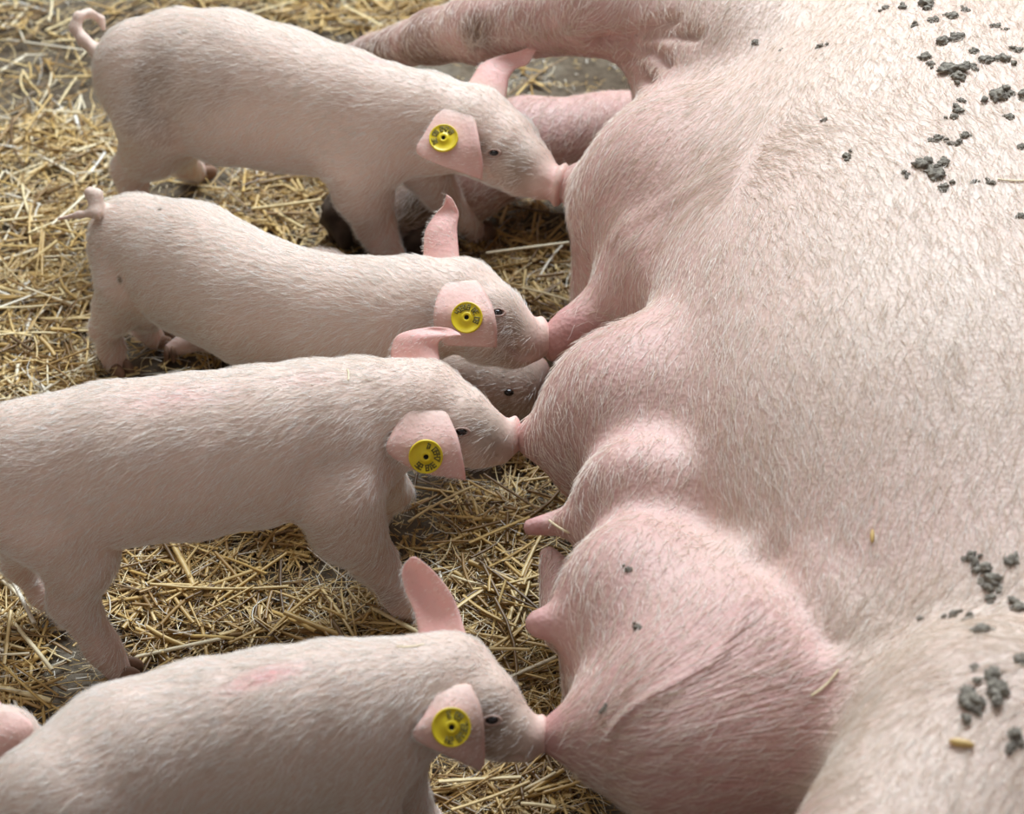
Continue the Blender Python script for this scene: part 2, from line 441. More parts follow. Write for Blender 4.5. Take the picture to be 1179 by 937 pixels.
def piglet(spec):
    tor = [PR(*t) for t in spec['torso']]
    allp = [p for p, r in tor]; allr = [r for p, r in tor]
    legs = [[PR(*t) for t in L] for L in spec.get('legs', [])]
    hd = [PR(*t) for t in spec['head']]          # skull, brow/muzzle root, muzzle end
    pts = allp + [p for L in legs for p, r in L] + [p for p, r in hd]
    m = max(allr) + .035
    lo = np.min(pts, 0) - m; hi = np.max(pts, 0) + m; lo[2] = max(lo[2], -.004)
    hi[2] += .03; hi[0] += .0; lo[0] -= .03
    Fd = Field(lo, hi, spec.get('h', .0027))
    heading = tor[-1][0] - tor[0][0]; heading[2] = 0; heading /= np.linalg.norm(heading)
    lat = np.array([heading[1], -heading[0], 0])   # the pig's right, towards the camera
    if lat[1] > 0: lat = -lat
    # torso : an upper and a lower strand so that it stands taller than wide
    for (a, ra), (b, rb) in zip(tor[:-1], tor[1:]):
        Fd.cone(a, b, ra*1.06, rb*1.06, .006, lat=lat, sq=.85)
    sk, rs = hd[0]
    # haunch and shoulder masses
    for (px, py, z, r, kk) in spec.get('masses', []):
        c, rr = PR(px, py, z, r); Fd.ell(c, (rr*.95, rr*.62, rr), .018, rot=[heading, lat, [0, 0, 1]])
    Fd.cone(tor[-1][0], sk, tor[-1][1]*.86, rs*.9, .015)
    Fd.chain(hd, .006)
    for px_, py_, z_, r_ in spec.get('scap', []):
        c_, rr_ = PR(px_, py_, z_, r_); Fd.ell(c_, (rr_, rr_*.55, rr_*.8), .022, rot=[heading, lat, [0, 0, 1]])
    # jowl
    Fd.ell(sk + (hd[1][0]-sk)*.45 - np.array([0, 0, .30])*rs, np.array((1., .8, .7))*rs*.70, .012)
    for L in legs:
        Fd.chain(L, .012)
    # snout disc
    dx, dy, dz, dr, ax_, ay_, az_ = spec['disc']
    dc, drr = PR(dx, dy, dz, dr)
    dv = np.array([ax_, ay_, az_], float); dv /= np.linalg.norm(dv)
    e1 = np.cross(dv, [0, 0, 1]); e1 /= np.linalg.norm(e1); e2 = np.cross(dv, e1)
    Fd.ell(dc, (drr*.40, drr*1.15, drr*1.25), .0016, rot=[dv, e1, e2])
    for sgn in (-1, 1):
        c = dc + dv*drr*.42 + e1*drr*.33*sgn; Fd.ell(c, (drr*.22, drr*.14, drr*.22), .002, rot=[dv, e1, e2], cut=True) if False else None
    # mouth crease
    if 'mouth' in spec:
        mm = [Q(x, y, sk, d) for x, y, d in spec['mouth']]
        for a, b in zip(mm[:-1], mm[1:]):
            r = Fd.sub(np.minimum(a, b) - .012, np.maximum(a, b) + .012)
            if r:
                sl, X, Y, Z = r; ab = b-a; t = np.clip(((X-a[0])*ab[0]+(Y-a[1])*ab[1]+(Z-a[2])*ab[2])/(ab@ab), 0, 1)
                d = np.sqrt((X-a[0]-ab[0]*t)**2+(Y-a[1]-ab[1]*t)**2+(Z-a[2]-ab[2]*t)**2) - .0035
                Fd.F[sl] = -smin(-Fd.F[sl], d, .004)
    if 'tail' in spec:
        tp = [(Q(x, y, tor[0][0], d), rr/S(tor[0][0])) for x, y, d, rr in spec['tail']]
        Fd.chain(tp, .006)
    V, Qd = Fd.mesh(3)
    tree0 = BVHTree.FromPolygons(V.tolist(), Qd.tolist())
    isear = [np.zeros(len(V))]
    for ei, rows in enumerate(spec['ears']):
        v_, q_, f_ = ear_mesh(rows, sk, tree0, ei == 0)
        Qd = np.concatenate([Qd, q_ + len(V)]); V = np.concatenate([V, v_]); isear.append(np.concatenate([np.clip(f_*3+.3, 0, 1)*(1 + .5*(ei == 1)), np.clip(f_*3+.3, 0, 1)]))
    isear = np.concatenate(isear)
    # colour attributes
    pink = np.full(len(V), spec.get('pink0', .04))
    def near(c, r): return np.clip(1.25 - np.linalg.norm(V - c, axis=1)/r, 0, 1)
    pink = np.maximum(pink, near(dc, drr*1.25)*1.0)
    pink = np.maximum(pink, near(hd[-1][0], hd[-1][1]*2.0)*.45)
    pink = np.maximum(pink, isear*.55)
    pink = np.maximum(pink, np.clip((.13 - V[:, 2])/.13, 0, 1)*.30)
    red = np.zeros(len(V))
    for (x, y, d, r, v) in spec.get('pinkspots', []):
        tmp, _n = cast(tree0, x, y)
        if tmp is None: continue
        # only the streak along the spine
        a = V - tmp; along = a @ heading; rest = np.linalg.norm(a - along[:, None]*heading, axis=1)
        red = np.maximum(red, np.clip(1 - np.sqrt((along/(r*1.6))**2 + (rest/(r*.45))**2), 0, 1)*v)
    red = np.maximum(red, near(dc, drr*.9)*.34)
    dirt_shade = np.clip((.03 - V[:, 2])/.03, 0, 1)*.55
    for (x, y, d, r, v) in spec.get('dirt_shade', []):
        tmp, _n = cast(tree0, x, y)
        if tmp is not None: dirt_shade = np.maximum(dirt_shade, near(tmp, r)*v)
    root = empty('piglet', (float(tor[0][0][0]), float(tor[0][0][1]), 0), spec['label'], 'piglet', 'piglets suckling at the sow')
    body = link('body', make_mesh('piglet_body', V, Qd, M['pig'], dict(pink=pink, dirt_shade=dirt_shade, red=red))); adopt(body, root)
    tree = BVHTree.FromPolygons(V.tolist(), Qd.tolist())
    # eyes
    for (ex, ey) in spec.get('eyes', []):
        loc, nr = cast(tree, ex, ey)
        if loc is None: continue
        t1 = np.cross(nr, upv); t1 /= np.linalg.norm(t1); t2 = np.cross(t1, nr)
        e = link('eye', lump_mesh('eye', (.0052, .0036, .0036), M['eye'], rot=[t1, t2, nr], c=loc - nr*.0008)); adopt(e, root)
        if spec.get('lids', True):
            V2 = []; F2 = []
            for i in range(25):
                a = 2*math.pi*i/24
                for j in range(8):
                    b_ = 2*math.pi*j/8
                    rr = .0050 + .0012*math.cos(b_)
                    V2.append(loc + t1*rr*1.35*math.cos(a) + t2*rr*.72*math.sin(a) + nr*(.0010 + .0015*math.sin(b_)))
            for i in range(24):
                for j in range(8): F2.append((i*8+j, (i+1)*8+j, (i+1)*8+(j+1) % 8, i*8+(j+1) % 8))
            o = link('eyelid', make_mesh('eyelid', np.array(V2), np.array(F2), M['lid'])); adopt(o, root)
        # lashes
    # claws
    for L in legs:
        p, r = L[-1]; a, _ = L[-2]
        fdir = p - a; fdir[2] = 0; fdir = fdir/np.linalg.norm(fdir)*.5 + heading*.5; fdir /= np.linalg.norm(fdir)
        sd = np.cross(fdir, [0, 0, 1])
        for s_ in (-1, 1):
            c = p + fdir*r*.75 + sd*s_*r*.46; c[2] = .0095
            o = link('hoof', lump_mesh('hoof', (r*1.05, r*.46, .0105), M['hoof'], rot=[fdir, sd, [0, 0, 1]], c=c, seg=8)); adopt(o, root)
    # ear tag
    if 'tag' in spec:
        tx, ty, start, txt = spec['tag']
        loc, nr = cast(tree, tx, ty)
        if loc is not None:
            pp = []
            for k_ in range(24):
                a_ = k_*math.pi/12
                for rr_ in (8, 14):
                    l2, n2 = cast(tree, tx+rr_*math.cos(a_), ty+rr_*math.sin(a_))
                    if l2 is not None and np.linalg.norm(l2-loc) < .03: pp.append(l2)
            pp = np.array(pp); ctr_ = pp.mean(0); u_, s_, vt = np.linalg.svd(pp-ctr_); nr = vt[2]
            if nr @ ray(tx, ty) > 0: nr = -nr
            loc = loc + nr*max(0., float(((pp-loc) @ nr).max()) - .001)
            t1 = np.cross(upv, nr); t1 /= np.linalg.norm(t1); t2 = np.cross(nr, t1)
            mt = Matrix([[t1[i], t2[i], nr[i], (loc+nr*.0022)[i]] for i in range(3)] + [[0, 0, 0, 1]])
            me = tag_mesh(0, start, txt); me.transform(mt)
            # the stud behind the button that pins it to the ear
            o = link('ear_tag', me, label='round yellow ear tag'); adopt(o, root)
            st = lump_mesh('tag_stud', (.005, .005, .0045), M['tag'], rot=[t1, t2, nr], c=loc)
            o2 = link('tag_stud', st); o2.parent = o; o2.matrix_parent_inverse = Matrix.Translation(-Vector(root.location))
    # coat
    Nh = spec.get('hairs', 52000)
    fc = V[Qd].mean(1)
    w = np.ones(len(Qd))
    w *= np.clip(np.linalg.norm(fc-dc, axis=1)/.03 - .6, 0.02, 1)
    w *= np.clip((fc[:, 2]-.004)/.05, .15, 1)
    w *= np.clip(np.linalg.norm(fc-hd[3][0], axis=1)/.05 - .25, .3, 1)
    w *= 1 - .1*isear[Qd[:, 0]]
    w *= 1 - .75*np.clip(red[Qd[:, 0]]*1.5, 0, 1)
    pos, nr, fi = tri_sample(V, Qd, Nh, w)
    on = isear[Qd[fi, 0]]
    tailw = -heading*1.0 + np.array([0, 0, -.55])
    # sides sweep downwards and back, the back lies straight along the spine
    side = np.clip(1 - np.abs(nr[:, 2]), 0, 1)[:, None]
    dirs = -heading[None]*(1.0 - .25*side) + np.array([0, 0, -1.])[None]*side*.75
    hmask = np.clip(1 - np.linalg.norm(pos - sk, axis=1)/(rs*1.6), 0, 1)[:, None]
    fhead = hd[-1][0] - sk; fhead /= np.linalg.norm(fhead)
    dirs = dirs*(1-hmask) - fhead[None]*hmask
    sw = np.array([[mnoise.noise(Vector(p*22)), mnoise.noise(Vector(p*22+7.)), mnoise.noise(Vector(p*22+19.))] for p in pos[::1]]) 
    dirs = dirs + .28*sw
    ln = np.where(on > .3, .0055, .0125)*np.where(hmask[:, 0] > .2, .7, 1.)
    if 'tail' in spec:
        for c_, _r in tp[1:]: ln = np.where(np.linalg.norm(pos - c_, axis=1) < .014, .004, ln)
    hair('coat', root, pos, nr, dirs, ln, .26, .00014, M['pighair'], curl=.10, kind='stuff')
    TREES[spec['key']] = (tree, root)
    return root

SP = {}
SP[1] = dict(key=1, label='white piglet with yellow ear tag standing over the sow\'s dark hoof by her forelegs',
    torso=[(176,88,.205,66),(212,90,.205,77),(260,101,.205,86),(325,115,.20,81),(395,132,.20,74),(440,140,.20,66),(490,142,.20,58)],
    head=[(545,150,.20,53),(580,172,.19,43),(606,194,.183,33),(626,207,.179,23),(636,211,.178,17)], scap=[(430,118,.215,36)],
    masses=[(185,118,.19,62,.03),(420,165,.185,58,.03)],
    legs=[[(180,132,.18,50),(176,168,.13,36),(150,195,.095,20),(160,250,.04,15),(168,285,.012,14)],
          [(205,150,.14,36),(205,172,.09,20),(215,190,.04,14),(226,198,.012,13)],
          [(415,180,.17,50),(418,218,.125,34),(432,258,.075,22),(452,305,.035,16),(460,325,.012,15)],
          [(485,185,.14,34),(508,222,.09,19),(532,248,.045,15),(546,266,.012,14)]],
    disc=(645,213,.178,22,1,-.35,-.1),
    ears=[[(508,124,.030,546,132,.036,.006),(490,152,.046,552,162,.046,.010),(480,176,.052,556,190,.046,.008),(512,192,.054,555,207,.044,.003)],
          [(546,86,-.008,584,102,.0,.006),(553,75,-.012,586,90,-.004,.004),(570,66,-.014,594,79,-.010,-.002),(592,61,-.014,607,74,-.012,-.004),(607,55,-.014,614,64,-.012,-.002),(616,50,-.014,620,54,-.014,0)]],
    tail=[(128,72,.0,10),(112,60,.0,8),(96,46,.0,7),(86,32,.0,6),(90,19,.0,5.5),(103,15,-.01,5),(116,22,-.02,4.5),(119,33,-.02,4)],
    eyes=[(569,176)], mouth=[(600,212,.030),(612,232,.018)],
    tag=(511,160,210,'DE 09 24718'), tagtilt=-.55, face=.75,
    dirt_shade=[(195,95,.08,.07,.55),(165,130,.08,.05,.55),(240,90,.08,.04,.4),(600,190,.02,.03,.7),(565,178,.045,.012,.45),(555,170,.045,.012,.45)],
    pinkspots=[(430,68,.03,.018,.6)])
SP[2] = dict(key=2, label='white tagged piglet with small dark spots on its rump, between two other piglets',
    torso=[(163,284,.155,60),(222,310,.16,76),(300,350,.165,76),(370,368,.165,74),(425,366,.17,68),(480,356,.172,60)],
    head=[(530,350,.175,54),(565,374,.167,46),(592,390,.157,34),(612,392,.152,24)], scap=[(420,345,.185,36)],
    masses=[(165,305,.14,58,.03),(430,385,.15,56,.03)],
    legs=[[(150,325,.13,42),(135,355,.09,26),(122,378,.06,17),(128,400,.03,14),(132,418,.012,14)],
          [(180,330,.12,36),(170,358,.07,20),(165,374,.035,14),(178,390,.012,13)],
          [(425,405,.13,40),(430,450,.08,24),(440,500,.02,16),(446,510,.012,15)],
          [(440,395,.12,28),(425,420,.07,17),(410,455,.02,14),(408,462,.012,13)]],
    disc=(628,386,.153,20,1,.25,.2),
    ears=[[(510,326,.030,552,326,.034,.006),(501,350,.045,566,350,.046,.010),(500,376,.052,572,376,.046,.010),(512,398,.050,572,400,.040,.004)],
          [(488,294,-.006,528,292,-.002,.006),(490,266,-.010,526,264,-.010,.005),(502,246,-.012,528,248,-.012,-.002),(511,236,-.012,526,240,-.012,-.004),(514,224,-.012,520,228,-.012,0)]],
    tail=[(125,250,.02,11),(112,240,.03,8),(104,222,.03,6),(112,224,.035,6),(110,246,.04,5),(92,247,.03,4),(68,252,.02,3)],
    eyes=[(573,360)], mouth=[(588,400,.038),(600,409,.034),(615,412,.026)],
    tag=(538,366,150,'47318 DE 09 '), face=.85,
    dirt_shade=[(590,380,.04,.035,.85),(585,400,.035,.03,.8),(566,350,.045,.012,.5),(138,322,.07,.004,1.2),(184,241,.05,.003,1.2)])
SP[3] = dict(key=3, label='white tagged piglet suckling just above the two bare teats, hind hoof on bare floor',
    torso=[(35,545,.205,86),(130,535,.205,95),(220,526,.20,95),(300,514,.20,92),(365,500,.20,86),(415,486,.20,74),(455,478,.20,64)],
    head=[(490,470,.20,56),(525,488,.192,45),(553,503,.184,36),(572,507,.179,26),(584,503,.178,17)], scap=[(405,462,.215,38)],
    masses=[(60,580,.19,78,.03),(395,535,.18,66,.03)],
    legs=[[(60,590,.18,66),(90,640,.13,44),(84,690,.085,27),(118,745,.035,19),(134,768,.013,17)],
          [(28,600,.13,36),(22,648,.065,18),(50,685,.035,14),(88,702,.012,13)],
          [(385,560,.17,60),(400,605,.12,42),(432,645,.07,24),(462,690,.03,17),(470,704,.013,16)],
          [(430,545,.13,34),(455,565,.075,18),(432,592,.035,15),(425,605,.012,14)]],
    disc=(593,500,.18,19,1,-.12,.12),
    ears=[[(466,470,.030,514,474,.036,.006),(451,498,.048,526,500,.048,.012),(446,520,.055,532,524,.048,.012),(478,541,.056,536,546,.044,.004),(512,547,.050,536,553,.042,.0)],
          [(450,420,-.012,506,414,-.004,.006),(452,396,-.016,504,398,-.010,.010),(462,384,-.014,508,390,-.006,.006),(492,377,-.010,515,388,-.002,-.003),(516,378,-.008,528,386,-.002,-.002),(526,383,-.006,531,387,-.004,0)]],
    eyes=[(531,497)], mouth=[(572,528,.020),(556,536,.028)],
    tag=(490,525,75,'D 0947 318 26'), face=.85,
    dirt_shade=[(530,495,.045,.014,.4),(560,505,.025,.032,.75),(455,690,.04,.02,.4)],
    pinkspots=[(200,458,.06,.05,.22),(355,436,.06,.03,.15)])
SP[4] = dict(key=4, label='white tagged piglet with red streak on its back and one tall upright ear',
    torso=[(72,932,.205,90),(150,886,.205,102),(235,862,.20,103),(315,848,.20,102),(385,832,.20,96),(435,818,.20,82),(478,802,.20,70)],
    head=[(518,788,.20,60),(553,818,.192,50),(584,841,.184,36),(604,849,.179,26),(616,846,.178,17)], scap=[(425,790,.215,42)],
    masses=[(95,960,.19,82,.03),(420,865,.18,72,.03)],
    legs=[[(95,975,.17,64),(120,1050,.11,42),(110,1090,.075,25),(135,1140,.03,19),(145,1160,.013,17)],
          [(120,930,.15,45),(150,1000,.08,24),(140,1020,.05,18),(165,1050,.012,16)],
          [(410,880,.16,62),(418,940,.11,40),(430,1010,.05,24),(440,1050,.02,18),(448,1060,.013,17)],
          [(450,870,.14,44),(470,915,.09,22),(492,950,.05,18),(500,985,.012,16)]],
    disc=(625,845,.178,20,1,0,.05),
    ears=[[(500,796,.034,542,790,.040,.006),(489,822,.050,554,815,.050,.012),(476,848,.058,558,848,.050,.012),(512,868,.058,558,876,.046,.004),(540,880,.050,553,888,.044,.0)],
          [(484,742,-.010,536,730,-.006,-.004),(478,706,-.014,526,698,-.014,-.008),(466,676,-.016,514,676,-.016,-.008),(464,654,-.016,497,656,-.016,-.005),(474,641,-.014,480,642,-.014,0)]],
    eyes=[(566,829)], mouth=[(600,868,.024),(585,876,.030)],
    tag=(519,837,100,'E 09 73518 24'), face=.85,
    dirt_shade=[(570,850,.05,.04,.8),(616,862,.025,.014,.7),(566,828,.05,.014,.4)],
    pinkspots=[(305,778,.06,.028,.5)])
SP[5] = dict(key=5, label='partly seen white piglet with a pink drooping ear behind the nearest piglet\'s rump',
    torso=[(-330,890,.15,74),(-230,890,.15,84),(-150,885,.15,82),(-90,880,.15,74)],
    head=[(0,868,.14,56),(38,898,.12,40),(62,925,.10,26),(70,930,.10,22)],
    masses=[(-320,910,.13,64,.03)],
    legs=[[(-320,930,.13,50),(-320,990,.07,26),(-310,1030,.013,16)],[(-290,900,.13,40),(-290,950,.06,20),(-280,985,.013,15)],
          [(-110,930,.13,45),(-110,980,.07,24),(-100,1020,.013,16)],[(-80,900,.12,36),(-75,940,.06,20),(-70,970,.013,15)]],
    disc=(76,935,.10,20,1,-.3,-.3),
    ears=[[(-12,822,.038,24,822,.040,.004),(-24,840,.048,38,836,.045,.008),(-26,862,.052,30,858,.048,.006),(-16,880,.050,16,880,.046,.003)],
          [(-34,815,-.01,0,808,-.01,.004),(-42,790,-.02,-12,788,-.02,.004),(-34,768,-.02,-22,768,-.02,0)]],
    eyes=[], hairs=16000, pink0=.12)
SP[6] = dict(key=6, label='shaded piglet lying low beneath the second piglet, head under its chin',
    torso=[(300,355,.06,50),(370,348,.062,60),(430,368,.062,56),(475,395,.06,50)],
    head=[(548,442,.055,52),(585,445,.052,42),(604,434,.052,28),(613,428,.052,20)],
    masses=[(310,362,.055,48,.02)],
    legs=[[(300,380,.05,30),(250,390,.03,14),(212,396,.014,9),(196,402,.012,8)],[(470,420,.05,26),(505,455,.02,14),(520,462,.012,12)]],
    disc=(617,425,.054,17,1,.1,.3),
    ears=[[(500,430,.028,530,424,.030,.004),(492,446,.036,530,450,.036,.006),(496,464,.038,524,470,.036,.002)],
          [(535,398,-.02,560,396,-.02,.004),(540,385,-.02,560,385,-.02,.002)]],
    eyes=[(586,452)], lids=False, hairs=8000, pink0=.0, dirt_shade=[(560,450,.02,.09,.75),(600,425,.02,.04,.6)])  # brown tint over head and snout is shade painted into the skin
import os
for k in (1, 2, 3, 4, 5, 6): piglet(SP[k])

# ------------------------------------------------------------------ sow
def sow():
    lo = np.array([-.26, -1.15, 0.]); hi = np.array([1.12, 1.25, .62])
    Fd = Field(lo, hi, .0046)
    # trunk : sections along y   (y, cx, cz, a, b)
    sec = np.array([(-1.05, .60, .15, .20, .13), (-.80, .60, .16, .29, .16), (-.58, .56, .165, .32, .165), (-.38, .53, .18, .345, .185), (-.24, .50, .20, .365, .205), (-.05, .49, .205, .37, .21),
                    (.15, .50, .205, .36, .21), (.32, .52, .20, .335, .20), (.50, .55, .185, .30, .185), (.70, .60, .16, .22, .155), (.85, .63, .14, .17, .13)])
    X = Fd.ax[0][:, None, None]; Y = Fd.ax[1][None, :, None]; Z = Fd.ax[2][None, None, :]
    yy = Fd.ax[1]
    ii = lambda j: np.interp(yy, sec[:, 0], sec[:, j])
    def smooth1(v):
        kx = np.exp(-np.linspace(-2, 2, 55)**2); kx /= kx.sum(); return np.convolve(np.pad(v, 27, mode='edge'), kx, 'valid')
    cx, cz, a, b = [smooth1(ii(j))[None, :, None].astype(np.float32) for j in (1, 2, 3, 4)]
    q = (np.abs((X-cx)/a)**2.2 + np.abs((Z-cz)/b)**2.2)**(1/2.2)
    d = (q-1)*np.minimum(a, b)*.9
    ends = np.maximum(yy - .86, -1.02 - yy)[None, :, None]
    Fd.F = np.maximum(d, ends + 0*d).astype(np.float32)
    def E(px, py, z, rx, ry, rz, k, rot=None):   # radii in px
        p = P(px, py, z); s = S(p); Fd.ell(p, (rx/s, ry/s, rz/s), k, rot)
    def C(p0, p1, k):
        a_, ra = PR(*p0); b_, rb = PR(*p1); Fd.cone(a_, b_, ra, rb, k)
    # mammary swellings, front to back
    E(795, 100, .20, 64, 70, 90, .05); E(838, 75, .265, 108, 95, 112, .05)
    E(760, 245, .19, 96, 102, 118, .09)
    C((715, 235, .18, 56), (668, 214, .178, 22), .04); C((676, 218, .178, 25), (661, 215, .178, 20), .01)
    C((752, 330, .19, 60), (690, 362, .165, 24), .05); C((695, 358, .17, 26), (642, 388, .155, 19), .015); C((660, 378, .16, 22), (640, 402, .14, 16), .015)
    E(714, 490, .19, 96, 98, 112, .06)
    C((668, 498, .19, 50), (622, 503, .18, 18), .03); C((630, 507, .18, 28), (612, 505, .178, 20), .01)
    E(722, 600, .19, 66, 55, 100, .05)
    C((668, 600, .195, 22), (640, 602, .19, 14), .012); C((642, 602, .19, 15), (610, 607, .19, 11), .004)
    E(728, 705, .19, 92, 92, 110, .05)
    C((690, 708, .20, 44), (660, 713, .20, 30), .012); C((660, 714, .20, 28), (621, 718, .20, 18), .005)
    # lower row
    C((665, 715, .09, 45), (648, 672, .10, 28), .02); C((648, 672, .10, 26), (632, 640, .115, 13), .006)
    E(712, 345, .09, 55, 110, 80, .03)
    E(715, 800, .11, 66, 110, 80, .03)
    # inguinal udder, drawn out to the nearest piglet's mouth
    E(845, 820, .175, 172, 150, 150, .06)
    C((770, 852, .20, 92), (700, 848, .185, 46), .05); C((705, 848, .185, 42), (650, 846, .178, 21), .025); C((660, 847, .178, 28), (641, 847, .178, 22), .01)
    # thigh of the upper hind leg
    C((1150, 890, .252, 172), (955, 1180, .245, 150), .030)
    C((955, 1180, .245, 150), (820, 1420, .24, 80), .03)
    # veins
    vein = [(706, 842, .0), (735, 812, 0), (765, 795, 0), (800, 775, 0), (838, 748, 0), (852, 715, 0), (868, 690, 0)]
    # upper foreleg
    C((800, 8, .30, 85), (690, 10, .30, 50), .04); C((690, 10, .30, 50), (560, 30, .25, 42), .02)
    C((560, 30, .25, 42), (500, 42, .20, 30), .02); C((500, 42, .20, 30), (430, 62, .13, 22), .015); C((430, 62, .13, 22), (350, 95, .06, 20), .01)
    # lower foreleg
    C((800, 155, .12, 60), (700, 162, .09, 52), .02); C((700, 162, .09, 52), (605, 168, .085, 54), .02)
    C((605, 168, .085, 52), (540, 218, .06, 34), .02); C((540, 218, .06, 34), (460, 245, .05, 28), .02)
    # neck and head beyond the frame
    c = lambda x, y, z: np.array([x, y, z])
    Fd.cone(c(.60, .75, .17), c(.50, 1.0, .15), .15, .11, .05); Fd.cone(c(.50, 1.0, .15), c(.36, 1.14, .12), .09, .055, .03)
    V, Qd = Fd.mesh(3)
    tree = BVHTree.FromPolygons(V.tolist(), Qd.tolist())
    # normals and projected pixels
    rel = V - CAM; dd = rel @ fwd
    px = W/2 + F*(rel @ rgt)/dd; py = H/2 - F*(rel @ upv)/dd
    def nearline(pts, r):
        m = np.zeros(len(V))
        P3 = []
        for x, y, _ in pts:
            l_, n_ = cast(tree, x, y)
            if l_ is not None: P3.append(l_)
        for a_, b_ in zip(P3[:-1], P3[1:]):
            ab = b_-a_; t = np.clip(((V-a_) @ ab)/(ab@ab), 0, 1); d_ = np.linalg.norm(V-a_-t[:, None]*ab, axis=1)
            m = np.maximum(m, np.exp(-(d_/r)**2))
        return m
    nrm = vertex_normals(V, Qd)
    V = V + nrm*(nearline(vein, .0045)*.004)[:, None]
    V = V + nrm*(nearline([(705, 275, 0), (760, 235, 0), (800, 215, 0), (845, 195, 0)], .009)*.0018)[:, None]
    V = V - nrm*(nearline([(880, 640, 0), (925, 690, 0), (952, 728, 0)], .020)*.014)[:, None]
    for f in ([(722, 45, 0), (745, 30, 0), (775, 22, 0)], [(722, 55, 0), (750, 58, 0), (768, 72, 0)], [(722, 70, 0), (738, 85, 0), (750, 90, 0)],
              [(690, 50, 0), (740, 40, 0), (800, 40, 0)]):
        V = V - nrm*(nearline(f, .0065)*.010)[:, None]
    # colour
    def lsm(x, a_, b_): t = np.clip((x-a_)/(b_-a_), 0, 1); return t*t*(3-2*t)
    y = V[:, 1]; x = V[:, 0]; z = V[:, 2]
    edge = lsm(-x, -.33, -.07)                       # towards the teat line
    pink = .03 + .72*edge
    ud = P(780, 850, .30)
    pink = np.maximum(pink, .80*np.clip(1.5 - np.linalg.norm((V-ud)/np.array([.30, .28, .34]), axis=1), 0, 1))
    cl = np.array([p_ for p_ in (cast(tree, *q_)[0] for q_ in ((720, 520), (800, 592), (860, 632), (905, 672), (940, 722), (956, 765), (958, 790), (938, 835), (912, 890), (893, 930), (875, 970))) if p_ is not None])
    o_ = np.argsort(cl[:, 1]); xl = np.interp(y, cl[o_, 1], cl[o_, 0])
    low_ = lsm(-y, -P(700, 560, .36)[1], -P(700, 640, .36)[1])
    pink = np.where(True, .03 + (pink-.03)*(1 - low_*.93*lsm(x - xl, -.004, .03)), pink)
    pink = np.maximum(pink, .60*low_*lsm(xl - x, -.02, .01))
    thigh = x - xl
    for (qx, qy, qz, r, v) in ((655, 214, .178, .05, .9), (645, 388, .155, .075, 1.1), (600, 502, .18, .04, .9), (609, 606, .19, .035, 1.1), (622, 716, .2, .045, .95), (632, 846, .178, .075, 1.0), (712, 635, .29, .02, 1.0), (660,680,.1,.05,.8)):
        pink = np.maximum(pink, v*np.clip(1.3 - np.linalg.norm(V-P(qx, qy, qz), axis=1)/r, 0, 1))
    pink = np.maximum(pink, .75*lsm(y, P(720, 150, .2)[1]-.02, P(720, 110, .2)[1]+.05)*lsm(-x, -.28, -.17))
    dirt_shade = np.zeros(len(V))
    for (qx, qy, qz, r, v) in ((545, 40, .27, .028, 1.), (555, 62, .22, .05, .6), (500, 55, .19, .06, .75), (450, 62, .14, .08, .7), (470, 245, .05, .08, 1.0), (530, 230, .05, .06, .7), (600, 30, .3, .07, .2), (690, 250, .25, .05, .16), (660, 560, .2, .06, .25)):
        dirt_shade = np.maximum(dirt_shade, v*np.clip(1.3 - np.linalg.norm(V-P(qx, qy, qz), axis=1)/r, 0, 1))
    # fan of skin creases that runs out from the drawn teat
    t0 = P(610, 862, .20)
    rx = V[:, 0]-t0[0]; ry = V[:, 1]-t0[1]; rz = V[:, 2]-t0[2]
    up_ = ry*.64 + rz*.77
    ang = np.arctan2(up_, rx); rad = np.sqrt(rx**2+ry**2+rz**2)
    fan = ang*24; fanr = rad*8
    wr = lsm(-rad, -.36, -.12)*lsm(ang, -.5, 0.)*(.35+.65*lsm(rad, .05, .12))
    wr = np.where((y < P(966, 740, .38)[1]) & (thigh > -.004), 0, wr)
    wr = wr*lsm(-y, -P(700, 640, .28)[1], -P(700, 720, .28)[1])
    root = empty('sow', (.5, 0, 0), 'huge pink sow lying on her side with udder towards the piglets', 'sow')
    body = link('body', make_mesh('sow_body', V, Qd, M['sow'], dict(pink=pink, dirt_shade=dirt_shade, wrinkle=wr, fan=fan, fanr=fanr))); adopt(body, root)
    # cloven hooves of the lower foreleg
    for (hx, hy, hz, ra, rb, rc, yaw) in ((398, 240, .045, .036, .024, .038, 250), (452, 262, .035, .042, .026, .030, 215), (502, 232, .05, .028, .02, .026, 190), (486, 268, .028, .034, .022, .024, 200)):
        c_ = P(hx, hy, hz); a_ = math.radians(yaw); f_ = [math.cos(a_), math.sin(a_), 0]; s_ = [-math.sin(a_), math.cos(a_), 0]
        o = link('hoof', lump_mesh('sow_hoof', (ra, rb, rc), M['sowhoof'], rot=[f_, s_, [0, 0, 1]], c=c_, seg=18, noise_a=.35, taper=-.2)); adopt(o, root)
    # bristles
    fc = V[Qd].mean(1)
    relf = fc-CAM; ddf = relf @ fwd; fx = W/2+F*(relf@rgt)/ddf; fy = H/2-F*(relf@upv)/ddf
    w = ((fx > 380) & (fx < 1300) & (fy > -80) & (fy < 1020)).astype(float)
    w *= np.where(pink[Qd[:, 0]] > .5, .6, 1.)
    for (qx, qy, qz, r) in ((655, 214, .178, .03), (640, 388, .155, .05), (600, 502, .18, .02), (609, 606, .19, .03), (622, 716, .2, .035), (632, 846, .178, .04)):
        w *= np.clip(np.linalg.norm(fc-P(qx, qy, qz), axis=1)/r - .5, 0, 1)
    pos, nr, fi = tri_sample(V, Qd, 170000, w)
    keep = ((CAM - pos)*nr).sum(1) > -.05; pos = pos[keep]; nr = nr[keep]
    whorl = P(850, 165, .40)
